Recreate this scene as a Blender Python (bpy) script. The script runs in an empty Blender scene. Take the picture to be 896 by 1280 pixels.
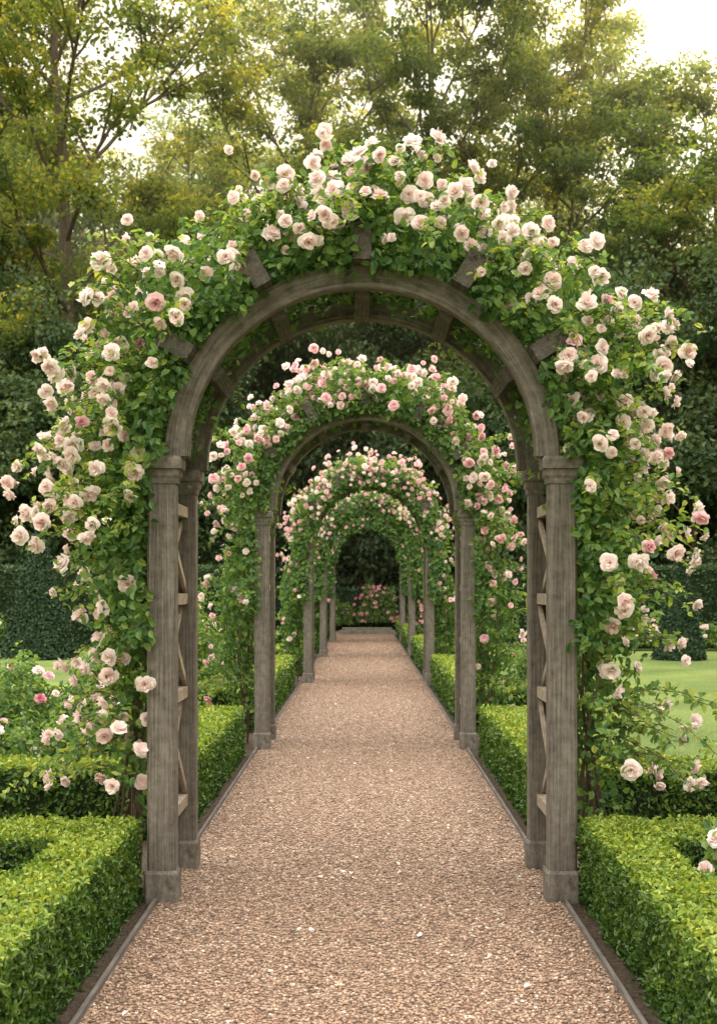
import bpy, math, numpy as np
from mathutils import Vector
R = np.random.default_rng(7)
scene = bpy.context.scene
col = scene.collection
scene.view_settings.view_transform = 'Standard'
scene.view_settings.look = 'None'
scene.view_settings.exposure = 0

# ------------------------------------------------------------------ helpers
def nrm(v):
    return v / np.maximum(np.linalg.norm(v, axis=-1, keepdims=True), 1e-9)

def build(name, parts, mats, smooth=False):
    """parts: list of (V, F, matidx, tone)"""
    Vs, L, T, M, A = [], [], [], [], []
    off = 0
    for p in parts:
        V, F, mi = p[0], p[1], p[2]
        tone = p[3] if len(p) > 3 else None
        V = np.asarray(V, float); F = np.asarray(F, int)
        if len(V) == 0: continue
        Vs.append(V); L.append((F + off).ravel()); T.append(np.full(len(F), F.shape[1]))
        M.append(np.full(len(F), mi))
        A.append(np.full(len(V), 0.5) if tone is None else np.asarray(tone, float))
        off += len(V)
    V = np.concatenate(Vs); L = np.concatenate(L); T = np.concatenate(T); M = np.concatenate(M); A = np.concatenate(A)
    me = bpy.data.meshes.new(name)
    me.vertices.add(len(V)); me.vertices.foreach_set("co", V.astype(np.float32).ravel())
    me.loops.add(len(L)); me.loops.foreach_set("vertex_index", L.astype(np.int32))
    me.polygons.add(len(T))
    st = np.concatenate([[0], np.cumsum(T)[:-1]])
    me.polygons.foreach_set("loop_start", st.astype(np.int32))
    me.polygons.foreach_set("loop_total", T.astype(np.int32))
    me.polygons.foreach_set("material_index", M.astype(np.int32))
    me.polygons.foreach_set("use_smooth", np.full(len(T), bool(smooth)))
    at = me.attributes.new("tone", 'FLOAT', 'POINT')
    at.data.foreach_set("value", A.astype(np.float32))
    for m in mats: me.materials.append(m)
    me.update(calc_edges=True)
    return me

def obj(name, data, loc=(0, 0, 0), parent=None, **kw):
    o = bpy.data.objects.new(name, data)
    o.location = loc
    col.objects.link(o)
    if parent is not None: o.parent = parent
    for k, v in kw.items(): o[k] = v
    return o

def leaves(P, N, L, W, rng, droop=0.0, jit=0.6, tone=None, fold=0.12):
    n = len(P)
    N = nrm(N + rng.normal(size=(n, 3)) * jit)
    r = rng.normal(size=(n, 3)); r[:, 2] -= droop
    t = nrm(r - (r * N).sum(1)[:, None] * N)
    b = np.cross(N, t)
    s = rng.uniform(.65, 1.25, n)[:, None]
    L = L * s; W = W * s
    V = np.empty((n, 6, 3))
    f = N * L * fold
    V[:, 0] = P
    V[:, 1] = P + t * L * .3 + b * W * .42 + f
    V[:, 2] = P + t * L * .68 + b * W * .38 + f
    V[:, 3] = P + t * L - f * .8
    V[:, 4] = P + t * L * .68 - b * W * .38 + f
    V[:, 5] = P + t * L * .3 - b * W * .42 + f
    i = np.arange(n)[:, None] * 6
    F = np.concatenate([i + np.array([[0, 1, 2, 3]]), i + np.array([[0, 3, 4, 5]])])
    if tone is None: tone = rng.random(n)
    return V.reshape(-1, 3), F, np.repeat(tone, 6)

def tube(pts, rad, sides=6):
    pts = np.asarray(pts, float); n = len(pts)
    rad = np.broadcast_to(rad, n)
    d = nrm(np.gradient(pts, axis=0))
    up = np.array([0.31, 0.17, 0.93]); 
    a = np.cross(d, up); bad = np.linalg.norm(a, axis=1) < .15
    a[bad] = np.cross(d[bad], np.array([1, 0, 0.])); a = nrm(a)
    b = np.cross(d, a)
    th = np.linspace(0, 2 * math.pi, sides, endpoint=False)
    V = pts[:, None] + rad[:, None, None] * (np.cos(th)[None, :, None] * a[:, None] + np.sin(th)[None, :, None] * b[:, None])
    i = np.arange(n - 1)[:, None] * sides; j = np.arange(sides)[None]; k = (j + 1) % sides
    F = np.stack([i + j, i + k, i + sides + k, i + sides + j], -1).reshape(-1, 4)
    return V.reshape(-1, 3), F

BF = np.array([[0, 3, 2, 1], [4, 5, 6, 7], [0, 1, 5, 4], [1, 2, 6, 5], [2, 3, 7, 6], [3, 0, 4, 7]])
def box(x0, x1, y0, y1, z0, z1):
    V = np.array([[x0, y0, z0], [x1, y0, z0], [x1, y1, z0], [x0, y1, z0], [x0, y0, z1], [x1, y0, z1], [x1, y1, z1], [x0, y1, z1]], float)
    return V, BF.copy()

def chamfer_profile(sections, c=0.012):
    V = []; 
    for z, hx, hy in sections:
        V += [[hx - c, -hy, z], [hx, -hy + c, z], [hx, hy - c, z], [hx - c, hy, z], [-hx + c, hy, z], [-hx, hy - c, z], [-hx, -hy + c, z], [-hx + c, -hy, z]]
    V = np.array(V, float); n = len(sections)
    F = []
    for i in range(n - 1):
        for j in range(8):
            k = (j + 1) % 8
            F.append([i * 8 + j, i * 8 + k, i * 8 + 8 + k, i * 8 + 8 + j])
    caps = [list(range(7, -1, -1)), [(n - 1) * 8 + j for j in range(8)]]
    return V, np.array(F), np.array(caps)

# ------------------------------------------------------------------ materials
def mat(name):
    m = bpy.data.materials.new(name); m.use_nodes = True
    nt = m.node_tree; nt.nodes.clear()
    return m, nt, nt.nodes, nt.links

def ramp(nodes, stops):
    r = nodes.new('ShaderNodeValToRGB')
    el = r.color_ramp.elements
    el[0].position = stops[0][0]; el[0].color = (*stops[0][1], 1)
    el[1].position = stops[-1][0]; el[1].color = (*stops[-1][1], 1)
    for p, c in stops[1:-1]:
        e = el.new(p); e.color = (*c, 1)
    return r

def leaf_mat(name, stops, trans=0.3, tcol=1.4, rough=0.45, ns=3.0, nz=.5):
    m, nt, N, K = mat(name)
    out = N.new('ShaderNodeOutputMaterial')
    at = N.new('ShaderNodeAttribute'); at.attribute_name = 'tone'
    tc = N.new('ShaderNodeTexCoord')
    no = N.new('ShaderNodeTexNoise'); no.inputs['Scale'].default_value = ns; no.inputs['Detail'].default_value = 1
    K.new(tc.outputs['Object'], no.inputs['Vector'])
    ma = N.new('ShaderNodeMath'); ma.operation = 'MULTIPLY_ADD'
    K.new(no.outputs['Fac'], ma.inputs[0]); ma.inputs[1].default_value = nz; ma.inputs[2].default_value = -nz / 2
    ad = N.new('ShaderNodeMath'); ad.operation = 'ADD'
    K.new(at.outputs['Fac'], ad.inputs[0]); K.new(ma.outputs[0], ad.inputs[1])
    r = ramp(N, stops); K.new(ad.outputs[0], r.inputs[0])
    p = N.new('ShaderNodeBsdfPrincipled'); p.inputs['Roughness'].default_value = rough
    p.inputs['Specular IOR Level'].default_value = .35
    K.new(r.outputs[0], p.inputs['Base Color'])
    if trans <= 0:
        K.new(p.outputs[0], out.inputs[0]); return m
    t = N.new('ShaderNodeBsdfTranslucent')
    mc = N.new('ShaderNodeMix'); mc.data_type = 'RGBA'; mc.blend_type = 'MULTIPLY'; mc.inputs[0].default_value = 1
    K.new(r.outputs[0], mc.inputs[6]); mc.inputs[7].default_value = (tcol * 1.2, tcol * 1.1, tcol * .5, 1)
    K.new(mc.outputs[2], t.inputs['Color'])
    mx = N.new('ShaderNodeMixShader'); mx.inputs[0].default_value = trans
    K.new(p.outputs[0], mx.inputs[1]); K.new(t.outputs[0], mx.inputs[2])
    K.new(mx.outputs[0], out.inputs[0])
    return m

def petal_mat(name, stops):
    m, nt, N, K = mat(name)
    out = N.new('ShaderNodeOutputMaterial')
    at = N.new('ShaderNodeAttribute'); at.attribute_name = 'tone'
    oi = N.new('ShaderNodeObjectInfo')
    ma = N.new('ShaderNodeMath'); ma.operation = 'MULTIPLY_ADD'
    K.new(oi.outputs['Random'], ma.inputs[0]); ma.inputs[1].default_value = .4
    K.new(at.outputs['Fac'], ma.inputs[2])
    sb = N.new('ShaderNodeMath'); sb.operation = 'SUBTRACT'; K.new(ma.outputs[0], sb.inputs[0]); sb.inputs[1].default_value = .2
    r = ramp(N, stops); K.new(sb.outputs[0], r.inputs[0])
    p = N.new('ShaderNodeBsdfPrincipled'); p.inputs['Roughness'].default_value = .6
    p.inputs['Specular IOR Level'].default_value = .2
    K.new(r.outputs[0], p.inputs['Base Color'])
    t = N.new('ShaderNodeBsdfTranslucent'); K.new(r.outputs[0], t.inputs['Color'])
    mx = N.new('ShaderNodeMixShader'); mx.inputs[0].default_value = .4
    K.new(p.outputs[0], mx.inputs[1]); K.new(t.outputs[0], mx.inputs[2])
    K.new(mx.outputs[0], out.inputs[0])
    return m

def surf_mat(name, scale_vec, stops, nscale, detail=6, rough=.85, bump=.4, bdist=.004, fine=None, polar=False, finew=.5):
    m, nt, N, K = mat(name)
    out = N.new('ShaderNodeOutputMaterial')
    tc = N.new('ShaderNodeTexCoord'); mp = N.new('ShaderNodeMapping'); mp.inputs['Scale'].default_value = scale_vec
    csrc = tc.outputs['Object']
    if polar:
        s = N.new('ShaderNodeSeparateXYZ'); K.new(csrc, s.inputs[0])
        a = N.new('ShaderNodeMath'); a.operation = 'ARCTAN2'; K.new(s.outputs[2], a.inputs[0]); K.new(s.outputs[0], a.inputs[1])
        c2 = N.new('ShaderNodeCombineXYZ'); K.new(s.outputs[0], c2.inputs[0]); K.new(s.outputs[2], c2.inputs[2])
        l = N.new('ShaderNodeVectorMath'); l.operation = 'LENGTH'; K.new(c2.outputs[0], l.inputs[0])
        c3 = N.new('ShaderNodeCombineXYZ'); K.new(l.outputs['Value'], c3.inputs[0]); K.new(s.outputs[1], c3.inputs[1]); K.new(a.outputs[0], c3.inputs[2])
        csrc = c3.outputs[0]
    K.new(csrc, mp.inputs[0])
    no = N.new('ShaderNodeTexNoise'); no.inputs['Scale'].default_value = nscale; no.inputs['Detail'].default_value = detail
    no.inputs['Roughness'].default_value = .65
    K.new(mp.outputs[0], no.inputs['Vector'])
    src = no.outputs['Fac']
    if fine:
        n2 = N.new('ShaderNodeTexNoise'); n2.inputs['Scale'].default_value = fine; n2.inputs['Detail'].default_value = 8
        n2.inputs['Roughness'].default_value = .7
        K.new(tc.outputs['Object'], n2.inputs['Vector'])
        mm = N.new('ShaderNodeMath'); mm.operation = 'MULTIPLY_ADD'; mm.inputs[1].default_value = finew
        K.new(n2.outputs['Fac'], mm.inputs[0])
        m3 = N.new('ShaderNodeMath'); m3.operation = 'MULTIPLY'; m3.inputs[1].default_value = 1 - finew; K.new(src, m3.inputs[0])
        K.new(m3.outputs[0], mm.inputs[2]); src = mm.outputs[0]
    r = ramp(N, stops); K.new(src, r.inputs[0])
    p = N.new('ShaderNodeBsdfPrincipled'); p.inputs['Roughness'].default_value = rough
    p.inputs['Specular IOR Level'].default_value = .25
    K.new(r.outputs[0], p.inputs['Base Color'])
    b = N.new('ShaderNodeBump'); b.inputs['Strength'].default_value = bump; b.inputs['Distance'].default_value = bdist
    K.new(src, b.inputs['Height']); K.new(b.outputs[0], p.inputs['Normal'])
    K.new(p.outputs[0], out.inputs[0])
    return m

WOOD = [(.36, (.046, .039, .032)), (.44, (.100, .087, .073)), (.53, (.152, .135, .115)), (.64, (.235, .213, .187))]
M_wood = surf_mat("weathered_oak", (55, 55, 1.3), WOOD, 2.2, detail=10, bump=1, bdist=.006, fine=16, finew=.40)
M_woodx = surf_mat("weathered_oak_beam", (45, 45, 1.8), WOOD, 2.2, detail=10, bump=.9, bdist=.004, fine=16, polar=True, finew=.46)
M_woodp = surf_mat("weathered_oak_foot", (9, 9, 4), WOOD, 3, detail=9, bump=.9, bdist=.006, fine=20, finew=.5)
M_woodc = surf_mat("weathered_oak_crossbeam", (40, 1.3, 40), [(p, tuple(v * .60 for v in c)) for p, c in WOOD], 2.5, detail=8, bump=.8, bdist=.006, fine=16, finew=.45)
M_lath = surf_mat("lattice_wood", (4, 4, 4), [(.3, (.16, .13, .10)), (.7, (.40, .33, .26))], 6, bump=.4)
M_bark = surf_mat("bark", (4, 4, 1), [(.3, (.055, .042, .030)), (.7, (.18, .14, .10))], 4, bump=.8, bdist=.02)
M_stem = surf_mat("rose_stem", (10, 10, 3), [(.3, (.05, .036, .024)), (.7, (.14, .10, .07))], 8)
M_soil = surf_mat("soil_mat", (1, 1, 1), [(.35, (.025, .018, .012)), (.65, (.09, .062, .043))], 35, detail=8, bump=1, bdist=.02)
M_lawn = surf_mat("lawn_mat", (1, 1, 1), [(.40, (.050, .085, .018)), (.47, (.10, .150, .034)), (.53, (.155, .205, .046)), (.60, (.22, .265, .070))], .5, detail=10, bump=1, bdist=.05, fine=22, finew=.65)
M_edge = surf_mat("edging_mat", (6, .6, 6), [(.3, (.07, .06, .055)), (.7, (.19, .165, .15))], 8)
M_stone = surf_mat("step_stone", (1, 1, 1), [(.3, (.10, .088, .070)), (.7, (.20, .18, .145))], 6)

M_rleaf = leaf_mat("rose_leaf", [(0, (.024, .066, .022)), (.4, (.072, .155, .046)), (.75, (.160, .255, .062)), (1, (.31, .36, .085))], .40, 1.75, .4, 3, .5)
M_rleaf2 = leaf_mat("rose_leaf_deep", [(0, (.030, .076, .026)), (.5, (.088, .175, .050)), (1, (.23, .31, .072))], .38, 1.7, .45, 3, .5)
M_box = leaf_mat("box_leaf", [(0, (.018, .050, .012)), (.4, (.064, .136, .022)), (.7, (.165, .250, .034)), (1, (.33, .38, .055))], .22, 1.3, .4, 4, .35)
M_core = leaf_mat("hedge_core", [(0, (.008, .018, .006)), (1, (.016, .035, .010))], .0, 1, .9)
M_yew = leaf_mat("yew_leaf", [(0, (.022, .048, .020)), (1, (.075, .125, .050))], .1, 1.2, .6, 1, .4)
M_cone = leaf_mat("cone_leaf", [(0, (.014, .038, .018)), (1, (.050, .096, .042))], .1, 1.2, .6, 1, .4)
M_t1 = leaf_mat("lime_tree_leaf", [(0, (.050, .082, .030)), (.45, (.115, .150, .044)), (.8, (.23, .225, .055)), (1, (.36, .31, .075))], .55, 2.4, .55, .25, .6)
M_t2 = leaf_mat("oak_tree_leaf", [(0, (.038, .070, .028)), (.5, (.090, .130, .042)), (1, (.25, .24, .062))], .52, 2.4, .55, .25, .6)
M_t3 = leaf_mat("understory_leaf", [(0, (.028, .060, .024)), (.5, (.068, .110, .044)), (1, (.125, .170, .062))], .25, 1.6, .6, .4, .6)

P_blush = petal_mat("blush_petal", [(0, (.945, .855, .83)), (.5, (.94, .785, .765)), (.85, (.93, .70, .685)), (1, (.91, .64, .64))])
P_pink = petal_mat("pink_petal", [(0, (.93, .69, .725)), (.5, (.90, .56, .62)), (1, (.85, .44, .52))])
P_rose = petal_mat("deep_pink_petal", [(0, (.84, .48, .54)), (.5, (.76, .30, .38)), (1, (.64, .14, .22))])

def gravel_mat():
    m, nt, N, K = mat("gravel_mat")
    out = N.new('ShaderNodeOutputMaterial'); tc = N.new('ShaderNodeTexCoord')
    v = N.new('ShaderNodeTexVoronoi'); v.inputs['Scale'].default_value = 60
    no = N.new('ShaderNodeTexNoise'); no.inputs['Scale'].default_value = 90; no.inputs['Detail'].default_value = 2
    vm = N.new('ShaderNodeVectorMath'); vm.operation = 'MULTIPLY_ADD'; vm.inputs[1].default_value = (.012, .012, .012)
    K.new(tc.outputs['Object'], no.inputs['Vector']); K.new(no.outputs['Color'], vm.inputs[0]); K.new(tc.outputs['Object'], vm.inputs[2])
    K.new(vm.outputs[0], v.inputs['Vector'])
    sep = N.new('ShaderNodeSeparateColor'); K.new(v.outputs['Color'], sep.inputs[0])
    r = ramp(N, [(0, (.105, .064, .044)), (.3, (.255, .156, .106)), (.6, (.385, .250, .175)), (.85, (.49, .355, .265)), (1, (.72, .62, .51))])
    K.new(sep.outputs[0], r.inputs[0])
    r2 = ramp(N, [(.0, (1, 1, 1)), (.5, (.85, .85, .85)), (.8, (.25, .23, .22))])
    vs = N.new('ShaderNodeMath'); vs.operation = 'MULTIPLY'; vs.inputs[1].default_value = 1.15
    K.new(v.outputs['Distance'], vs.inputs[0]); K.new(vs.outputs[0], r2.inputs[0])
    mx = N.new('ShaderNodeMix'); mx.data_type = 'RGBA'; mx.blend_type = 'MULTIPLY'; mx.inputs[0].default_value = 1
    K.new(r.outputs[0], mx.inputs[6]); K.new(r2.outputs[0], mx.inputs[7])
    n3 = N.new('ShaderNodeTexNoise'); n3.inputs['Scale'].default_value = 9; n3.inputs['Detail'].default_value = 6; n3.inputs['Roughness'].default_value = .75
    mp3 = N.new('ShaderNodeMapping'); mp3.inputs['Scale'].default_value = (1, .45, 1)
    K.new(tc.outputs['Object'], mp3.inputs[0]); K.new(mp3.outputs[0], n3.inputs['Vector'])
    r3 = ramp(N, [(.33, (.76, .74, .72)), (.67, (1.14, 1.12, 1.10))]); K.new(n3.outputs['Fac'], r3.inputs[0])
    m2 = N.new('ShaderNodeMix'); m2.data_type = 'RGBA'; m2.blend_type = 'MULTIPLY'; m2.inputs[0].default_value = 1
    K.new(mx.outputs[2], m2.inputs[6]); K.new(r3.outputs[0], m2.inputs[7])
    p = N.new('ShaderNodeBsdfPrincipled'); p.inputs['Roughness'].default_value = .8
    K.new(m2.outputs[2], p.inputs['Base Color'])
    b = N.new('ShaderNodeBump'); b.invert = True; b.inputs['Strength'].default_value = .9; b.inputs['Distance'].default_value = .012
    K.new(v.outputs['Distance'], b.inputs['Height']); K.new(b.outputs[0], p.inputs['Normal'])
    K.new(p.outputs[0], out.inputs[0])
    return m
M_gravel = gravel_mat()
def stone_mat():
    m, nt, N, K = mat("pebble_mat")
    out = N.new('ShaderNodeOutputMaterial')
    at = N.new('ShaderNodeAttribute'); at.attribute_name = 'tone'
    r = ramp(N, [(0, (.088, .054, .037)), (.3, (.235, .144, .098)), (.65, (.37, .240, .168)), (.9, (.48, .35, .265)), (1, (.74, .65, .55))])
    K.new(at.outputs['Fac'], r.inputs[0])
    p = N.new('ShaderNodeBsdfPrincipled'); p.inputs['Roughness'].default_value = .7
    K.new(r.outputs[0], p.inputs['Base Color']); K.new(p.outputs[0], out.inputs[0])
    return m
M_pebble = stone_mat()

# ------------------------------------------------------------------ ground
def sheet(name, x0, x1, y0, y1, z, m, label, cat):
    V = np.array([[x0, y0, z], [x1, y0, z], [x1, y1, z], [x0, y1, z]], float)
    return obj(name, build(name, [(V, np.array([[0, 1, 2, 3]]), 0)], [m]), kind="structure", label=label, category=cat)
sheet("ground", -400, 400, -100, 700, 0, M_lawn, "mown green lawn running out to the trees", "ground")
sheet("soil", -4.2, -1.0, 2, 13.0, .004, M_soil, "dark bare soil of the planting bed beside the gravel path", "soil")
sheet("soil", 1.0, 4.2, 2, 9.0, .004, M_soil, "dark bare soil of the planting bed beside the gravel path", "soil")
sheet("soil", 1.0, 1.6, 9.0, 45, .004, M_soil, "dark bare soil strip under the low hedges", "soil")
sheet("soil", -1.6, -1.0, 13.0, 45, .004, M_soil, "dark bare soil strip under the low hedges", "soil")
sheet("path", -1.02, 1.02, 1, 46.5, .008, M_gravel, "pinkish brown gravel path running straight under the arches", "path")
sheet("path", -2.6, 2.6, 46.5, 50, .010, M_gravel, "pinkish brown gravel patch around the stone step", "path")

n = 64000
yy = 4.6 * (44 / 4.6) ** (R.random(n) ** 1.25); xx = R.uniform(-1.01, 1.01, n)
sz = R.uniform(.004, .0105, n) * np.clip(yy / 12, 1, 3)
P = np.stack([xx, yy, .008 + sz * .35 / np.clip(yy / 12, 1, 3)], 1)
base = np.array([[1, 0, 0], [0, 1, 0], [-1, 0, 0], [0, -1, 0], [0, 0, 1], [0, 0, -1]], float)
ang = R.uniform(0, 6.28, n); sc = np.stack([R.uniform(.8, 1.4, n), R.uniform(.6, 1.1, n), R.uniform(.4, .8, n) / np.clip(yy / 12, 1, 3)], 1) * sz[:, None]
Vb = base[None] * sc[:, None]
ca, sa = np.cos(ang)[:, None], np.sin(ang)[:, None]
Vr = np.stack([Vb[..., 0] * ca - Vb[..., 1] * sa, Vb[..., 0] * sa + Vb[..., 1] * ca, Vb[..., 2] + (R.random((n, 6)) - .5) * sz[:, None] * .3], -1) + P[:, None]
Ft = np.array([[0, 1, 4], [1, 2, 4], [2, 3, 4], [3, 0, 4], [1, 0, 5], [2, 1, 5], [3, 2, 5], [0, 3, 5]])
F = (np.arange(n)[:, None, None] * 6 + Ft[None]).reshape(-1, 3)
obj("gravel", build("gravel", [(Vr.reshape(-1, 3), F, 0, np.repeat(R.beta(2, 2.2, n) ** 1.0 + (R.random(n) > .993) * .5, 6))], [M_pebble], smooth=True),
    kind="stuff", label="loose pinkish brown gravel stones lying on the path", category="gravel")

for s in (-1, 1):
    xs = (1.02, 1.038) if s > 0 else (-1.038, -1.02)
    V, F = box(xs[0], xs[1], 1, 46.4, 0, .032)
    obj("path_edging", build("path_edging", [(V, F, 0)], [M_edge]), label="thin weathered timber edging board along the gravel path", category="edging", group="edging boards along the path")

# ------------------------------------------------------------------ arches
ARCH_Y = [7.0, 13.6, 23.0, 31.5, 40.0]
ARCH_X = [.01, .03, .10, .10, .12]
ARCH_S = [1.0, 1.04, 1.05, 1.05, 1.05]
CZ, RO, RI, SQ = 2.262, 1.00, .878, .972

def ring_mesh():
    n = 49; th = np.linspace(0, math.pi, n); hd = .045; V = []; c = .006
    for t in th:
        for r, y in [(RI + c, -hd), (RO - c, -hd), (RO, -hd + c), (RO, hd - c), (RO - c, hd), (RI + c, hd), (RI, hd - c), (RI, -hd + c)]:
            V.append([r * math.cos(t), y, r * math.sin(t) * SQ])
    F = []
    for i in range(n - 1):
        for j in range(8):
            k = (j + 1) % 8
            F.append([i * 8 + j, i * 8 + 8 + j, i * 8 + 8 + k, i * 8 + k])
    V = np.array(V)
    return build("arch_beam", [(V, np.array(F), 0), (V[:8], np.array([[0, 1, 2, 3, 4, 5, 6, 7]]), 0), (V[-8:], np.array([[7, 6, 5, 4, 3, 2, 1, 0]]), 0)], [M_woodx])

def prof(name, sec, m=M_wood, c=.012):
    V, F, C = chamfer_profile(sec, c)
    return build(name, [(V, F, 0), (V, C, 0)], [m])
me_post = prof("post", [(.165, .072, .062), (2.125, .072, .062)])
me_plinth = prof("plinth", [(0, .086, .076), (.150, .086, .076), (.165, .077, .067)], M_woodp)
me_cap = prof("capital", [(2.125, .078, .068), (2.15, .082, .072), (2.165, .09, .08), (2.195, .092, .082), (2.20, .104, .094), (2.245, .106, .096), (2.262, .098, .088)], M_woodp)
me_ring = ring_mesh()
V, F = box(-.046, .046, -.12, 1.02, .002, .18)
V2, F2 = box(-.038, .038, .115, .785, -.145, .0)
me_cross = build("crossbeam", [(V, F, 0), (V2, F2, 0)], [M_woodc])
parts = []
zr = [.40, 1.01, 1.535, 2.02]
for z in zr:
    V, F = box(-.030, .030, .064, .836, z - .03, z + .03); parts.append((V, F, 0))
def bar(p, q, h=.012, x=0):
    p = np.array(p, float); q = np.array(q, float); d = (q - p) / np.linalg.norm(q - p); nn = np.array([0, -d[2], d[1]]) * .023
    X = np.array([h, 0, 0]); o = np.array([x, 0, 0])
    V = np.array([p - nn - X, p + nn - X, p + nn + X, p - nn + X, q - nn - X, q + nn - X, q + nn + X, q - nn + X]) + o
    return V, BF.copy()
for a, b in zip(zr[:-1], zr[1:]):
    V, F = bar([0, .07, a + .04], [0, .83, b - .04], .010, -.0115); parts.append((V, F, 0))
    V, F = bar([0, .83, a + .04], [0, .07, b - .04], .010, .0115); parts.append((V, F, 0))
me_trellis = build("trellis", parts, [M_lath])

def make_arch(x, y, sz_, detail_label):
    e = obj("garden_arch", None, (x, y, 0), label=detail_label, category="garden arch", group="rose arches spanning the path")
    e.empty_display_size = .3; e.scale = (1, 1, sz_)
    for sx in (-1, 1):
        for dy in (.062, .90):
            p = obj("post", me_post, (sx * 1.015, dy, 0), e)
            obj("plinth", me_plinth, (0, 0, 0), p)
            obj("capital", me_cap, (0, 0, 0), p)
        obj("trellis", me_trellis, (sx * 1.015, .04, 0), e)
    for dy in (.06, .88):
        obj("arch_beam", me_ring, (0, dy, CZ + .002), e)
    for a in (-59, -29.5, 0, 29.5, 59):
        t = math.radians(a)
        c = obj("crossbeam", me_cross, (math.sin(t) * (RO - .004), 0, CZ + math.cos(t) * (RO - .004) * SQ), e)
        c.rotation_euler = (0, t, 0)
    return e
for i, y in enumerate(ARCH_Y):
    make_arch(ARCH_X[i], y, ARCH_S[i], ["weathered grey oak garden arch draped in blush roses", "weathered oak garden arch covered with pink roses", "oak garden arch thick with pink climbing roses", "oak garden arch wrapped in dark rose foliage", "small dim oak arch near the path's end"][i])

# ------------------------------------------------------------------ blooms
def bloom_geo(rng, layers=6, nu=5, nv=5):
    RR = [.52, .48, .42, .34, .25, .16][:layers]; ZZ = [-.10, .03, .14, .21, .25, .26]; NN = [5, 6, 6, 6, 5, 4]
    Vs, Fs, Ts = [], [], []; off = 0
    for k in range(layers):
        a0 = rng.uniform(0, 6.28)
        for j in range(NN[k]):
            az0 = a0 + j * 2 * math.pi / NN[k] + rng.uniform(-.3, .3)
            hw = math.pi / NN[k] * rng.uniform(1.0, 1.5)
            Rk = RR[k] * rng.uniform(.76, 1.18); Zk = ZZ[k] + rng.uniform(-.09, .09)
            u, v = np.meshgrid(np.linspace(-1, 1, nu), np.linspace(0, 1, nv), indexing='ij')
            ve = v * (1 - .30 * u ** 2)
            r = Rk * (.12 + .88 * ve ** .7); z = -.18 + (Zk + .18) * ve ** 1.3
            tipm = (v > .99)
            r = r + tipm * .04; z = z - tipm * (.09 if k < 3 else .04) + rng.uniform(.03, .07) * np.sin(u * rng.uniform(4, 7) + j * 2) * v
            az = az0 + u * hw * (.4 + .6 * np.sin(np.pi * np.clip(v, 0, .75) / 1.5))
            cen = rng.normal(0, .025, 2)
            V = np.stack([r * np.cos(az) + cen[0], r * np.sin(az) + cen[1], z], -1).reshape(-1, 3)
            i = np.arange(nu - 1)[:, None] * nv; q = np.arange(nv - 1)[None]
            F = np.stack([i + q, i + nv + q, i + nv + q + 1, i + q + 1], -1).reshape(-1, 4) + off
            off += len(V); Vs.append(V); Fs.append(F)
            Ts.append((np.full(len(V), [.05, .10, .2, .32, .44, .54][k]) + (1 - v.ravel()) * .08 + rng.uniform(-.10, .10)))
    return np.concatenate(Vs), np.concatenate(Fs), np.concatenate(Ts)
geo_hi = [bloom_geo(R) for _ in range(6)]
geo_lo = [bloom_geo(R, 5, 4, 3) for _ in range(4)]
cV, cF = tube([[0, 0, -.55], [0, 0, -.3], [0, 0, -.2], [0, 0, -.12]], [.02, .025, .10, .16], 5)
def bmeshes(pm):
    return [build("bloom", [(g[0], g[1], 0, g[2]), (cV, cF, 1)], [pm, M_rleaf2], True) for g in geo_hi]
B_blush = bmeshes(P_blush); B_pink = bmeshes(P_pink); B_rose = bmeshes(P_rose)

def rot_to(N, rng, n):
    N = nrm(N); r = rng.normal(size=(n, 3)); a = nrm(np.cross(N, r)); b = np.cross(N, a)
    return np.stack([a, b, N], -1)

def merged_blooms(P, N, S, rng, geos):
    M = rot_to(N, rng, len(P)); parts = []
    for g in range(len(geos)):
        idx = np.arange(len(P))[g::len(geos)]
        if len(idx) == 0: continue
        V0, F0, T0 = geos[g]
        V = np.einsum('nij,vj->nvi', M[idx] * S[idx][:, None, None], V0) + P[idx][:, None]
        F = (np.arange(len(idx))[:, None, None] * len(V0) + F0[None]).reshape(-1, 4)
        T = (T0[None] + rng.uniform(-.15, .2, (len(idx), 1))).ravel()
        parts.append((V.reshape(-1, 3), F, 0, T))
    return parts

# ------------------------------------------------------------------ climbing roses
LC = 2.25
def rose_frame(l, side, low_w, inner=0.0):
    l = np.asarray(l)
    a = np.interp(l, [.3, .8, 1.4, 2.0, 2.5, 3.2, 4.3], [.06 * low_w, .095 * low_w, .105 * (1 + (low_w - 1) * .6), .135, .185, .20, .195])
    b = np.interp(l, [.3, 1.0, 2.0, 4.3], [.30, .38, .50, .56])
    RCv = 1.05 - inner + a
    th = np.clip((l - LC) / 1.28, 0, None)
    colm = l < LC
    xc = np.where(colm, 1.10 + a - (.05 + inner) * np.clip(l - 1.6, 0, .65) / .65, RCv * np.cos(th)); z = np.where(colm, l, CZ - .01 + RCv * np.sin(th))
    o = np.stack([np.where(colm, 1, np.cos(th)) * side, 0 * l, np.where(colm, 0, np.sin(th))], -1)
    c = np.stack([xc * side, 0 * l + .45, z], -1)
    return c, o, a, b

def sgnpow(x, p): return np.sign(x) * np.abs(x) ** p

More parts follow.
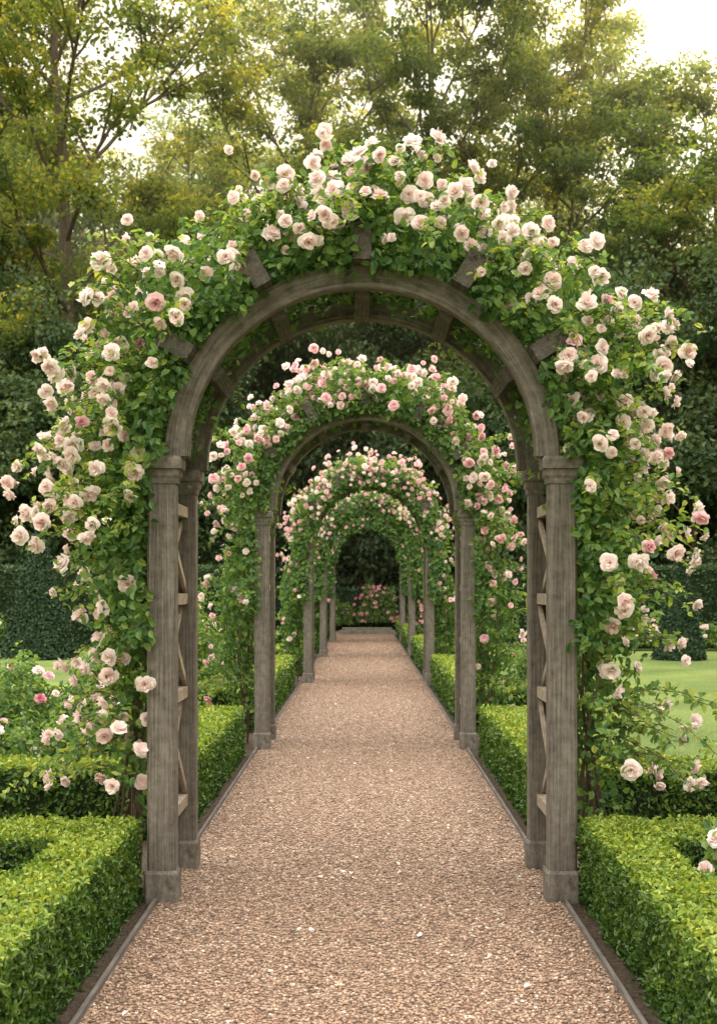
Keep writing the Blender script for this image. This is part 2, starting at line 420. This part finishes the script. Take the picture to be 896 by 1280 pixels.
def rose_points(n, side, low_w, rng, rho, seed, lmin=.35, phi=None, l=None, inner=0.0):
    if l is None:
        l = rng.uniform(lmin, 4.4, n)
        keep = rng.random(n) < np.interp(l, [.35, .8, 1.3, 2], [.05 * low_w, .22 * low_w, .50, .88]); l = l[keep]; n = len(l); rho = rho[keep]
        if phi is not None: phi = phi[keep]
    if phi is None: phi = rng.uniform(0, 2 * math.pi, n)
    c, o, a, b = rose_frame(l, side, low_w, inner)
    lump = 1 + .28 * np.sin(5.1 * l + seed) + .26 * np.sin(3 * phi + 4 * l + seed * 2) + .22 * np.sin(11 * l + 5 * phi + seed * 3)
    ca, sa = sgnpow(np.cos(phi), .75), sgnpow(np.sin(phi), .75)
    k = np.where(ca > 0, lump, 1)
    P = c + o * (a * rho * ca * k)[:, None]
    P[:, 1] += b * rho * sa * (1 + (lump - 1) * .5)
    N = o * (ca / a * .2)[:, None]; N[:, 1] += sa / b * .5
    return P, nrm(N), l, phi

CROSS = [math.radians(a) for a in (-59, -29.5, 0, 29.5, 59)]
def clear_cross(P, lod=0, rng=None):
    dx, dz = P[:, 0], P[:, 2] - CZ
    r = np.hypot(dx, dz / SQ); t = np.arctan2(dx, dz)
    bad = np.zeros(len(P), bool)
    loose = (rng.random(len(P)) < .36) if rng is not None else np.zeros(len(P), bool)
    if lod == 0:
        for c in CROSS:
            bad |= (np.abs(t - c) * r < np.where(loose, .035, .058)) & (r < np.where(loose, 1.12, 1.17)) & (P[:, 1] < .10)
        sh = .028 * np.maximum(0, np.sin(t * 7 + 1.0))      # patches where leaves spill over the beam
        bad |= (r < np.where(loose, .965 - sh, 1.0)) & (dz > 0) & (P[:, 1] < .11) & (r > .8)
        bad |= (dz <= 0) & (np.abs(dx) < np.where(loose, 1.04 - .04 * np.maximum(0, np.sin(P[:, 2] * 6)), 1.082)) & (P[:, 1] < .14)
    elif lod == 1:
        bad |= (r < np.where(loose, .92, .955)) & (dz > 0) & (P[:, 1] < .13)
        bad |= (dz <= 0) & (np.abs(dx) < np.where(loose, 1.04, 1.08)) & (P[:, 1] < .14)
    else:
        bad |= (r < np.where(loose, .84, .92)) & (dz > 0)
        bad |= (dz <= 0) & (np.abs(dx) < np.where(loose, .96, 1.05))
    return ~bad

def climbing_rose(ai, side, seed, nleaf, L, nspray, blooms, nind, nstuff, label, pinkfrac, low_w=1.0, lod=0):
    rng = np.random.default_rng(seed)
    ax, y = ARCH_X[ai], ARCH_Y[ai]
    inner = [0.0, .09, .15][lod]
    base = np.array([side * 1.30, .45, 0])
    e = obj("climbing_rose", None, (base[0] + ax, y + base[1], 0), label=label, category="climbing rose", group="climbing roses on the arches")
    e.scale = (1, 1, ARCH_S[ai])
    rho = 1 - np.abs(rng.normal(0, .27, nleaf)); rho = np.clip(rho, .1, 1.06)
    P, N, l, ph = rose_points(nleaf, side, low_w, rng, rho, seed, inner=inner)
    ns = int(nleaf * .16)
    l2 = rng.uniform(1.3, 4.35, ns); th2 = np.clip((l2 - LC) / 1.28, 0, None); rr = 1.0 - inner * .6 + np.abs(rng.normal(0, .12, ns)) - .03 * rng.random(ns) + .04 * np.sin(l2 * 9 + seed)
    col2 = l2 < LC
    P2 = np.stack([side * np.where(col2, rr + .09, rr * np.cos(th2)), rng.uniform(-.14, .05, ns), np.where(col2, l2, CZ + rr * SQ * np.sin(th2))], 1)
    N2 = np.tile([side * .1, -1, .35], (ns, 1))
    # leaves hanging between the two curved beams
    nh = 1300 if lod == 0 else 500
    th3 = rng.uniform(.05, 1.6, nh); r3 = 1.03 - np.abs(rng.normal(0, .05, nh)) - .03 * np.maximum(0, np.sin(th3 * 9 + seed))
    P3 = np.stack([side * r3 * np.cos(th3), rng.uniform(.13, .80, nh), CZ + r3 * SQ * np.sin(th3)], 1)
    N3 = np.stack([side * -np.cos(th3), 0 * th3 - .4, -np.sin(th3)], 1)
    P = np.concatenate([P + rng.normal(0, .034, P.shape), P2, P3]); N = np.concatenate([N, N2, N3])
    k = clear_cross(P, lod, rng); P, N = P[k], N[k]
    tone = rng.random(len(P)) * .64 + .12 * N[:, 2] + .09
    V, F, T = leaves(P - base, N, L, L * .72, rng, .7, .55, tone)
    parts = [(V, F, 0, T)]
    stems = []
    tips = []
    ls = np.where(rng.random(nspray) < .74, rng.uniform(2.0, 4.35, nspray), rng.uniform(.6, 2.2, nspray))
    phs = np.where(rng.random(nspray) < .88, rng.uniform(-2.0, .4, nspray), rng.uniform(0, 6.28, nspray))
    Ps, Ns, _, _ = rose_points(nspray, side, low_w, rng, np.full(nspray, .9), seed, phi=phs, l=ls, inner=inner)
    LP, LN, LT = [], [], []
    for i in range(nspray):
        d = nrm(Ns[i] + np.array([side * .45, -.1, .35]) + rng.normal(0, .35, 3)); ln = rng.uniform(.12, .38)
        longs = rng.random() < .18
        if longs: ln *= 1.6
        if ls[i] < 1.05: d = nrm(d + np.array([side * .7, 0, 0])); ln *= .6 + .45 * low_w
        elif ls[i] < 1.9: ln *= .8
        elif ls[i] > 3.3: ln *= .8
        m = 7; t = np.linspace(0, 1, m)[:, None]
        pts = Ps[i] + d * ln * t + np.array([0, 0, -.18 if not longs else -.28]) * ln * 2.2 * t ** 2 + rng.normal(0, .006, (m, 3))
        if not clear_cross(pts[-1:], 0)[0]: continue
        if lod < 2: stems.append((*tube(pts - base, np.linspace(.0035, .0018, m), 4), 0))
        tips.append((pts[-1], nrm(pts[-1] - pts[-2])))
        q = max(6, int(ln / .010)) if lod < 2 else 6
        tt = rng.random(q) ** 1.15; bp = np.stack([np.interp(tt, t[:, 0], pts[:, j]) for j in range(3)], 1)
        side_d = rng.normal(size=(q, 3)); bp = bp + nrm(side_d) * rng.uniform(.005, .045, q)[:, None]
        LP.append(bp); LN.append(nrm(np.array([0, -.3, .8]) + side_d * .4)); LT.append(rng.uniform(.3, 1.05, q))
    if LP:
        LP = np.concatenate(LP); kk = clear_cross(LP, lod, rng)
        V, F, T = leaves(LP[kk] - base, np.concatenate(LN)[kk], L * .9, L * .58, rng, .4, .4, np.concatenate(LT)[kk]); parts.append((V, F, 0, T))
    obj("foliage", build("foliage", parts, [M_rleaf if lod == 0 else M_rleaf2]), (0, 0, 0), e)
    for i in range(10 if lod < 2 else 4):
        m = 26; l = np.linspace(0.0, rng.uniform(2.2, 4.2), m)
        c, o, a, b = rose_frame(np.maximum(l, .0), side, 1)
        yo = rng.uniform(-.40, .33); w = rng.uniform(-.6, .8)
        pts = c + o * (a * w * np.sin(l * 1.3 + i))[:, None]
        pts[:, 1] += yo * np.clip(l / 1.0, .35, 1) + .05 * np.sin(l * 3 + i); pts[:, 0] += .05 * np.sin(l * 2.6 + i * 2) * side
        f = np.clip(l / .9, 0, 1)[:, None]; ft2 = pts.copy(); ft2[:, 0] = side * (1.18 + .26 * rng.random()); ft2[:, 1] = .45 + yo * .8
        pts = pts * f + ft2 * (1 - f)
        pts[:, 2] = np.where(l < .3, l, pts[:, 2])
        stems.append((*tube(pts - base, np.linspace(.012, .004, m) * rng.uniform(.55, 1.1), 6), 0))
    obj("stem", build("stem", stems, [M_stem], True), (0, 0, 0), e)
    tot = nind + nstuff
    BP, BN = [], []
    for tpos, td in tips:
        if rng.random() < blooms:
            BP.append(tpos); BN.append(td)
            if rng.random() < .4:
                BP.append(tpos + rng.normal(0, .065, 3)); BN.append(nrm(td + rng.normal(0, .5, 3)))
    while len(BP) < tot:
        lc = rng.choice([rng.uniform(2.3, 4.35), rng.uniform(.6, 2.4)], p=[.84, .16])
        p0 = np.array([rng.uniform(-2.35, .2)])
        Pc, Nc, _, _ = rose_points(1, side, low_w, rng, np.array([rng.uniform(1.0, 1.10)]), seed, phi=p0, l=np.array([lc]), inner=inner)
        for q in range(rng.integers(1, 5)):
            pp = Pc[0] + rng.normal(0, .11, 3) * np.array([1, .5, 1]); BP.append(pp); BN.append(nrm(Nc[0] + np.array([0, -.3, .35]) + rng.normal(0, .45, 3)))
    BP = np.array(BP); BN = np.array(BN)
    for it in range(12):
        D = BP[:, None] - BP[None]; dd = np.linalg.norm(D, axis=-1) + np.eye(len(BP)); push = np.clip(.094 - dd, 0, None)
        BP = BP + (D / dd[..., None] * push[..., None]).sum(1) * .35
    rb = np.hypot(BP[:, 0], BP[:, 2] - CZ)
    k = clear_cross(BP - np.array([0, .03, 0]), lod) & (rb > [1.04, .97, .89][lod]) & ((BP[:, 2] < CZ + .8) | (rb < 1.66)); BP, BN = BP[k], BN[k]
    front = np.argsort(BP[:, 1], kind='stable'); BP, BN = BP[front], BN[front]
    BN = nrm(BN + np.array([0, -.35, .1]) + rng.normal(0, .3, BN.shape))
    S = rng.uniform(.046, .098, len(BP))
    ni = min(nind, len(BP))
    for i in range(ni):
        ms = B_pink if rng.random() < pinkfrac else B_blush
        o = obj("bloom", ms[rng.integers(6)], BP[i] - base, e)
        o.scale = (S[i], S[i], S[i] * rng.uniform(.75, 1.25))
        q = Vector(BN[i]).to_track_quat('Z', 'Y'); o.rotation_mode = 'QUATERNION'; o.rotation_quaternion = q
    rest = np.arange(ni, len(BP))
    if len(rest):
        g = geo_lo
        hp = rng.random(len(rest)) < pinkfrac
        parts = merged_blooms(BP[rest][~hp] - base, BN[rest][~hp], S[rest][~hp], rng, g) if (~hp).any() else []
        if hp.any():
            parts += [(a, b, 1, d) for a, b, c, d in merged_blooms(BP[rest][hp] - base, BN[rest][hp], S[rest][hp], rng, g)]
        obj("blooms", build("blooms", parts, [P_blush, P_pink], True), (0, 0, 0), e, kind="stuff")
    return e

climbing_rose(0, -1, 11, 13000, .050, 250, .64, 100, 230, "climbing rose with blush blooms on a weathered oak arch, thick foliage", .04, 1.1)
climbing_rose(0, 1, 12, 13000, .050, 250, .60, 100, 220, "climbing rose with pale pink blooms spreading off an oak arch post", .04, 1.6)
climbing_rose(1, -1, 13, 10500, .056, 120, .7, 50, 200, "climbing rose with pink blooms on the second oak arch", .45, 2.0, 1)
climbing_rose(1, 1, 14, 10500, .056, 120, .7, 50, 190, "climbing rose with pink blooms on the second oak arch", .45, 2.0, 1)
for i, sd in ((2, 20), (3, 30), (4, 40)):
    for s in (-1, 1):
        climbing_rose(i, s, sd + s, 8500 if i == 2 else 7000, .08 if i == 2 else .105, 60, .6, 0, [0, 0, 260, 180, 90][i], "pink climbing rose half shaded on a distant oak arch", .6, 2.0, 2)

# ------------------------------------------------------------------ hedges
def hedge(name, boxes, dens, L, m, label, cat, rng, group=None, topb=.32, core_inset=.035, lump=.02):
    y0 = min(b[2] for b in boxes)
    org = np.array([(min(b[0] for b in boxes) + max(b[1] for b in boxes)) / 2, (y0 + max(b[3] for b in boxes)) / 2, 0])
    parts = []; allP, allN = [], []
    for bi, (a0, a1, b0, b1, h) in enumerate(boxes):
        i = core_inset
        V, F = box(a0 + i, a1 - i, b0 + i, b1 - i, 0, h - i - bi * .004); parts.append((V - org, F, 1, None))
        faces = [((a1 - a0) * (b1 - b0), 'z', h, 1), ((b1 - b0) * h, 'x', a0, -1), ((b1 - b0) * h, 'x', a1, 1), ((a1 - a0) * h, 'y', b0, -1), ((a1 - a0) * h, 'y', b1, 1)]
        for A, ax, c, sg in faces:
            n = int(A * dens); u = rng.random((n, 3)); P = np.empty((n, 3)); N = np.zeros((n, 3))
            P[:, 0] = a0 + u[:, 0] * (a1 - a0); P[:, 1] = b0 + u[:, 1] * (b1 - b0); P[:, 2] = u[:, 2] * h
            k = 'xyz'.index(ax); P[:, k] = c; N[:, k] = sg
            keep = np.ones(n, bool)
            for bj, (c0, c1, d0, d1, hh) in enumerate(boxes):
                if bj == bi: continue
                keep &= ~((P[:, 0] > c0 + .02) & (P[:, 0] < c1 - .02) & (P[:, 1] > d0 + .02) & (P[:, 1] < d1 - .02))
            allP.append(P[keep]); allN.append(N[keep])
    P = np.concatenate(allP); N = np.concatenate(allN)
    lm = (np.sin(P[:, 0] * 9 + P[:, 2] * 7) + np.sin(P[:, 1] * 8.3 + 1) + np.sin(P[:, 1] * 19 + P[:, 2] * 23 + P[:, 0] * 17)) / 3
    P = P + N * (lm * lump + rng.normal(-.4, .8, len(P)) * lump * .8)[:, None]
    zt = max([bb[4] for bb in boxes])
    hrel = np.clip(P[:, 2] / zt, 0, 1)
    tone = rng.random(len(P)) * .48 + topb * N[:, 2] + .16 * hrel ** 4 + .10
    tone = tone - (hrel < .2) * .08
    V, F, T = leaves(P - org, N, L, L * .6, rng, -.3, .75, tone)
    parts.append((V, F, 0, T))
    kw = dict(label=label, category=cat)
    if group: kw['group'] = group
    return obj(name, build(name, parts, [m, M_core]), tuple(org), **kw)

def mir(b, s):
    a0, a1, b0, b1, h = b
    return (a0, a1, b0, b1, h) if s > 0 else (-a1, -a0, b0, b1, h)
for s in (-1, 1):
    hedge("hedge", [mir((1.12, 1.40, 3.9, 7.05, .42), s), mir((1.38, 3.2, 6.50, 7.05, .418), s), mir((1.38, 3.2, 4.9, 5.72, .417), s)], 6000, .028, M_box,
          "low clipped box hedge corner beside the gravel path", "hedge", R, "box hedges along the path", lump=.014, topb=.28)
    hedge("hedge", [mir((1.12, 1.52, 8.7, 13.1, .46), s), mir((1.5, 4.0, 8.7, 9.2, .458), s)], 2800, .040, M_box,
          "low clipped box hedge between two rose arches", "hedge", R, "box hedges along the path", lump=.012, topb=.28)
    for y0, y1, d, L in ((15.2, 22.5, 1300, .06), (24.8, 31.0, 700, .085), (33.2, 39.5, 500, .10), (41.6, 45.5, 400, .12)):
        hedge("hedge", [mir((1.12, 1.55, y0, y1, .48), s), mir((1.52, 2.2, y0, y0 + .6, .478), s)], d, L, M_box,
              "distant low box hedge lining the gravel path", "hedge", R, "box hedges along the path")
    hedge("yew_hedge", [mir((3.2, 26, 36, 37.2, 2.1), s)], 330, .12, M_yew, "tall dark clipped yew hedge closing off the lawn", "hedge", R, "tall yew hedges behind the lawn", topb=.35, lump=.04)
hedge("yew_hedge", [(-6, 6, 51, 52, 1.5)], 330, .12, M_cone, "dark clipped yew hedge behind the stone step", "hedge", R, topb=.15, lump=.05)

def cone(x, y, h, r, label):
    n = int(9000); rng = R
    t = 1 - np.sqrt(rng.random(n)); a = rng.uniform(0, 6.28, n)
    rad = r * (1 - t) ** .95 * (1 + .03 * np.sin(a * 5 + t * 14)) + .02
    P = np.stack([rad * np.cos(a), rad * np.sin(a), t * h + .03], 1); N = np.stack([np.cos(a), np.sin(a), np.full(n, .35)], 1)
    P += rng.normal(0, .015, P.shape)
    V, F, T = leaves(P, N, .09, .055, rng, -.3, .6, rng.random(n) * .8 + .1)
    c = tube([[0, 0, 0], [0, 0, h * .5], [0, 0, h * .96]], [r * .93, r * .48, .01], 20)
    obj("topiary_cone", build("topiary_cone", [(V, F, 0, T), (*c, 1)], [M_cone, M_core]), (x, y, 0), label=label, category="topiary")
cone(-7.25, 31, 3.0, .80, "broad dark clipped yew cone standing on the lawn")
cone(6.95, 30.5, 2.25, .52, "slim dark clipped yew cone standing on the lawn")

# ------------------------------------------------------------------ rose bushes
def rose_bush(x, y, r, h, seed, nb, bm, label, nleaf=2600, L=.05, bs=(.05, .085)):
    rng = np.random.default_rng(seed)
    e = obj("rose_bush", None, (x, y, 0), label=label, category="rose bush", group="rose bushes in the beds")
    d = nrm(rng.normal(size=(nleaf, 3))); d[:, 2] = np.abs(d[:, 2])
    rho = rng.uniform(.55, 1, nleaf)[:, None] ** .6 * (1 + .2 * np.sin(d[:, :1] * 7 + seed) + .15 * np.sin(d[:, 1:2] * 9))
    P = d * rho * np.array([r, r, h * .75]) + np.array([0, 0, h * .22])
    V, F, T = leaves(P, d, L, L * .7, rng, .3, .6, rng.random(nleaf) * .8 + .15)
    obj("foliage", build("foliage", [(V, F, 0, T)], [M_rleaf2]), (0, 0, 0), e)
    st = []
    for i in range(7):
        a = rng.uniform(0, 6.28); q = np.linspace(0, 1, 6)[:, None]
        st.append((*tube(q * np.array([math.cos(a) * r * .6, math.sin(a) * r * .6, 0]) + np.array([0, 0, 1]) * h * .8 * q ** .7, np.linspace(.012, .004, 6), 5), 0))
    obj("stem", build("stem", st, [M_stem], True), (0, 0, 0), e)
    for i in range(nb):
        dd = nrm(rng.normal(size=3)); dd[2] = abs(dd[2]); dd[1] = -abs(dd[1]); dd = nrm(dd)
        p = dd * np.array([r, r, h * .75]) * rng.uniform(1.0, 1.15) + np.array([0, 0, h * .22])
        o = obj("bloom", bm[rng.integers(len(bm))], p, e); sc = rng.uniform(*bs); o.scale = (sc,) * 3
        o.rotation_mode = 'QUATERNION'; o.rotation_quaternion = Vector(nrm(dd + np.array([0, -.4, .2]))).to_track_quat('Z', 'Y')
rose_bush(-2.75, 11.0, .5, 1.0, 1, 30, B_rose[:3] + B_pink + B_blush[:2], "rose bush with deep pink blooms in the bed", 4600)
rose_bush(-2.15, 11.4, .55, 1.0, 2, 30, B_blush + B_pink[:1], "rose bush with creamy blush blooms in the bed", 5000)
rose_bush(-3.4, 11.5, .5, .92, 3, 20, B_pink, "rose bush with pink blooms in the bed", 3400)
rose_bush(-2.0, 10.0, .42, .68, 4, 14, B_blush, "low rose bush with pale blooms behind the box hedge", 3400)
rose_bush(-2.65, 9.9, .42, .70, 16, 16, B_blush + B_pink[:3], "low rose bush with pale blooms behind the box hedge", 3400)
rose_bush(1.64, 6.12, .14, .60, 5, 9, B_blush, "small rose bush with pale blooms behind the box hedge", 500, .05, (.06, .10))
rose_bush(-1.70, 6.12, .13, .46, 6, 4, B_rose, "small rose bush with pink blooms behind the box hedge", 500, .045)
rose_bush(-2.1, 16.6, .55, 1.5, 7, 34, B_pink, "tall rose bush with pink blooms beside the lawn", 3600, .06)
rose_bush(-2.4, 19.0, .6, 1.4, 8, 20, B_pink + B_blush, "rose bush with mixed pink blooms beside the lawn", 3000, .07)
rose_bush(2.3, 17.4, .5, 1.2, 9, 16, B_pink, "rose bush with pink blooms beside the lawn", 3000, .06)
rose_bush(.45, 50.0, .8, 1.7, 10, 45, B_rose, "rose bush with deep pink blooms behind the stone step", 2500, .09, (.08, .13))
rose_bush(-1.0, 50.2, .6, 1.2, 15, 10, B_rose, "rose bush with deep pink blooms behind the stone step", 2000, .09, (.07, .11))
for i, (x, y) in enumerate([(-10.2, 34.8), (-9.3, 35), (-8.4, 35.1), (-6.2, 35.1), (-5.3, 35), (-4.4, 34.9), (4.9, 35), (5.8, 35.1), (6.7, 35.0), (7.6, 35.1), (8.5, 35), (9.4, 35.1), (10.3, 34.9)]):
    rose_bush(x, y, .55, .70 + .25 * ((i * 7) % 5) / 4, 50 + i, 10, B_blush if i % 3 else B_pink, "low flowering bush along the foot of the yew hedge", 1200, .10, (.08, .12))

V1 = box(-.95, .95, -.30, .60, 0, .11); V2 = box(-.85, .85, .02, .60, .111, .20)
obj("stone_step", build("stone_step", [(*V1, 0), (*V2, 0)], [M_stone]), (.12, 47.2, .011), label="low thin dull stone step at the end of the path", category="step")

n = 60
P = np.stack([R.uniform(-1, 1, n) * .98, 5 + R.random(n) ** 1.5 * 14, np.full(n, .028)], 1)
V, F, T = leaves(P, np.tile([0, 0, 1.], (n, 1)), .028, .028, R, 0, .25, R.random(n) * .9)
obj("fallen_petals", build("fallen_petals", [(V, F, 0, T)], [P_blush]), kind="stuff", label="pale rose petals scattered over the gravel", category="petals")

# ------------------------------------------------------------------ trees
def tree_geo(seed, H, spread, nl, leafL, lowest=.18, per=210, sub=6, trunk_r=.42, cl=1.0):
    rng = np.random.default_rng(seed)
    wood = []; m = 12; t = np.linspace(0, 1, m)
    tr = np.stack([np.cumsum(rng.normal(0, .16, m)) * t, np.cumsum(rng.normal(0, .16, m)) * t, t * H * .93], 1); tr[0, :2] = 0
    wood.append((*tube(tr, np.linspace(trunk_r, .05, m), 10), 0))
    C, Rd = [], []
    for i in range(nl):
        f = lowest + (.95 - lowest) * (i + rng.random() * .8) / nl
        p0 = np.array([np.interp(f * .93 * H, tr[:, 2], tr[:, j]) for j in range(3)])
        a = i * 2.4 + rng.uniform(-.5, .5)
        prof_ = math.sin(math.pi * min(1, (1 - f) * .75 + .18)) ** .8
        ln = spread * prof_ * rng.uniform(.75, 1.15)
        el = rng.uniform(.15, .55) + f * .5
        k = 8; q = np.linspace(0, 1, k)[:, None]
        d = np.array([math.cos(a) * math.cos(el), math.sin(a) * math.cos(el), math.sin(el)])
        pts = p0 + d * ln * q + np.array([0, 0, ln * .22]) * q ** 2 + rng.normal(0, .05 * ln / 3, (k, 3)) * q
        wood.append((*tube(pts, np.linspace(trunk_r * .38 * (1 - f * .6), .03, k), 6), 0))
        for j in range(sub):
            g = rng.uniform(.3, 1.0); ps = np.array([np.interp(g, q[:, 0], pts[:, c]) for c in range(3)])
            d2 = nrm(d + rng.normal(0, .75, 3) + np.array([0, 0, .25])); l2 = ln * rng.uniform(.22, .5) + .4
            q2 = np.linspace(0, 1, 5)[:, None]; p2 = ps + d2 * l2 * q2 + np.array([0, 0, .12 * l2]) * q2 ** 2 + rng.normal(0, .05, (5, 3)) * q2
            wood.append((*tube(p2, np.linspace(.06, .015, 5), 4), 0))
            C.append(p2[-1]); Rd.append(rng.uniform(.7, 1.35)); C.append(p2[2]); Rd.append(rng.uniform(.5, 1.0))
        C.append(pts[-1]); Rd.append(1.1)
    C = np.array(C); Rd = np.array(Rd) * cl; n = len(C) * per
    ci = np.repeat(np.arange(len(C)), per)
    g = nrm(rng.normal(size=(n, 3))) * rng.random((n, 1)) ** .45
    P = C[ci] + g * Rd[ci][:, None] * np.array([1.15, 1.15, .62])
    N = g * .7 + np.array([0, 0, .5])
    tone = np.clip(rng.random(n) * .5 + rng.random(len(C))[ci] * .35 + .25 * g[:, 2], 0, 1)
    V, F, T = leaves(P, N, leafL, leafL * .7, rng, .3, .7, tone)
    return wood, (V, F, 0, T)

def tree_pair(geo, m):
    return build("trunk", geo[0], [M_bark], True), build("crown", [geo[1]], [m])
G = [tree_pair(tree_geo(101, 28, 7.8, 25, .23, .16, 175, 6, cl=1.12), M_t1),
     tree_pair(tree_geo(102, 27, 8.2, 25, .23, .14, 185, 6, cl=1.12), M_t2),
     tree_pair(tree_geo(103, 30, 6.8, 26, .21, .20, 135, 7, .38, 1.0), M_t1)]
def place_tree(name, g, x, y, rz, s, label, cat, group):
    e = obj(name, None, (x, y, 0), label=label, category=cat, group=group); e.rotation_euler = (0, 0, rz); e.scale = s
    obj("trunk", g[0], (0, 0, 0), e); obj("crown", g[1], (0, 0, 0), e)
tr = [(2, -10.6, 50, 0.3, (1, 1, 1.0), "tall airy tree with bare forking limbs and thin golden foliage"),
      (0, -2.6, 60, 1.9, (.85, .85, .91), "tall broad tree with golden green leaves"),
      (1, 3.2, 57, 4.0, (.8, .8, .94), "tall full tree with dense green foliage"),
      (0, 8.2, 58, 5.2, (.75, .75, .90), "tall rounded tree with sunlit yellow-green top"),
      (1, 14.5, 55, 2.2, (.9, .9, .75), "broad tree with dense green crown"),
      (2, 19.5, 54, 3.5, (1, 1, .70), "airy tree with golden leaves"),
      (2, -16.5, 56, .9, (1, 1, .95), "tall airy tree with golden green crown"),
      (0, -8.0, 72, .2, (1.0, 1.0, .82), "tall tree in the wood behind the garden"),
      (1, -15, 76, 2.2, (1.1, 1.1, .88), "tall tree in the wood behind the garden"),
      (0, 0, 78, 2.5, (1.1, 1.1, .85), "tall tree in the wood behind the garden"),
      (1, 10, 76, 3.3, (1.1, 1.1, .78), "tall tree in the wood behind the garden"),
      (0, 20, 74, 1.2, (1.1, 1.1, .66), "tall tree in the wood behind the garden"),
      (0, -23, 76, 4.4, (1.1, 1.1, .85), "tall tree in the wood behind the garden")]
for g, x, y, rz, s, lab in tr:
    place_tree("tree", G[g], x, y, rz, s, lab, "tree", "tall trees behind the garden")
U = [tree_pair(tree_geo(201, 8.5, 4.2, 16, .21, .03, 150, 6, .16, .98), M_t3),
     tree_pair(tree_geo(202, 10, 3.8, 18, .21, .03, 150, 6, .16, .98), M_t3)]
k = 0
for yy0, xs in ((45, [-19, -14.5, -10.5, -6.6, 6.8, 10.8, 15, 19.5]), (54.5, [-17, -12, -8, -4, 0, 4, 8, 12.5, 17]), (66, [-20, -14, -8.5, -3, 2.5, 8, 14, 20])):
    for x in xs:
        s = .8 + .35 * ((k * 37) % 10) / 10 + (yy0 > 60) * .35
        place_tree("small_tree", U[k % 2], x, yy0 + ((k * 13) % 5) * .4, k * 1.3, (s, s, s * (1.0 + (yy0 > 50) * .25)), "dark leafy understory tree beyond the hedge", "small tree", "understory trees at the wood's edge"); k += 1
for i, yb in enumerate(range(2, 56, 6)):  # added row of trees out of view, keeps direct sun off the garden
    place_tree("tree", U[i % 2], 25 + (i % 2) * 1.5 + max(0, yb - 40) * .3, yb, i * 1.1, (1.5, 1.5, 1.6), "dense leafy tree added out of view to block the sun", "tree", "unseen trees added to block the sun")

# thin evening mist hanging in the wood
def mist():
    m, nt, N, K = mat("mist_mat")
    out = N.new('ShaderNodeOutputMaterial'); v = N.new('ShaderNodeVolumeScatter')
    v.inputs['Color'].default_value = (1, .88, .58, 1); v.inputs['Density'].default_value = .0066; v.inputs['Anisotropy'].default_value = .6
    K.new(v.outputs[0], out.inputs['Volume'])
    return m
V, F = box(-45, 45, 47.5, 95, .05, 42)
obj("mist", build("mist", [(V, F, 0)], [mist()]), kind="structure", label="thin golden evening mist hanging among the trees", category="mist")

# ------------------------------------------------------------------ light
EL, AZ = math.radians(25), math.radians(46)
w = bpy.data.worlds.new("World"); scene.world = w; w.use_nodes = True
N = w.node_tree.nodes; K = w.node_tree.links; N.clear()
out = N.new('ShaderNodeOutputWorld')
sky = N.new('ShaderNodeTexSky'); sky.sky_type = 'NISHITA'; sky.sun_disc = False
sky.sun_elevation = EL; sky.sun_rotation = AZ; sky.dust_density = 4; sky.air_density = 1.0; sky.ozone_density = .6
bg = N.new('ShaderNodeBackground'); bg.inputs[1].default_value = .07; K.new(sky.outputs[0], bg.inputs[0])
# thin bright cloud veil: paler and dimmer at the horizon, brightest overhead
tc = N.new('ShaderNodeTexCoord'); sx = N.new('ShaderNodeSeparateXYZ'); K.new(tc.outputs['Generated'], sx.inputs[0])
rp = ramp(N, [(0, (.215, .190, .142)), (.38, (.228, .205, .150)), (.60, (.76, .71, .61)), (1, (1, .95, .85))]); K.new(sx.outputs[2], rp.inputs[0])
hz = N.new('ShaderNodeBackground'); hz.inputs[1].default_value = 5.4; K.new(rp.outputs[0], hz.inputs[0])
ad = N.new('ShaderNodeAddShader'); K.new(bg.outputs[0], ad.inputs[0]); K.new(hz.outputs[0], ad.inputs[1]); K.new(ad.outputs[0], out.inputs[0])
sl = bpy.data.lights.new("sun", 'SUN'); sl.energy = 5.0; sl.angle = math.radians(1); sl.color = (1, .80, .46)
so = bpy.data.objects.new("sun", sl); col.objects.link(so)
d = Vector((math.sin(AZ) * math.cos(EL), math.cos(AZ) * math.cos(EL), math.sin(EL)))
so.rotation_euler = (-d).to_track_quat('-Z', 'Y').to_euler(); so.location = (10, 20, 30)

# ------------------------------------------------------------------ camera
cam = bpy.data.cameras.new("camera"); co = bpy.data.objects.new("camera", cam); col.objects.link(co)
co.location = (.02, 0, 1.6); co.rotation_euler = (math.radians(90), 0, 0)
cam.lens = 48.7; cam.sensor_width = 36; cam.shift_y = .0734; cam.shift_x = -.0055
cam.clip_start = .1; cam.clip_end = 1500
cam.dof.use_dof = True; cam.dof.focus_distance = 7.6; cam.dof.aperture_fstop = 5.6
scene.camera = co
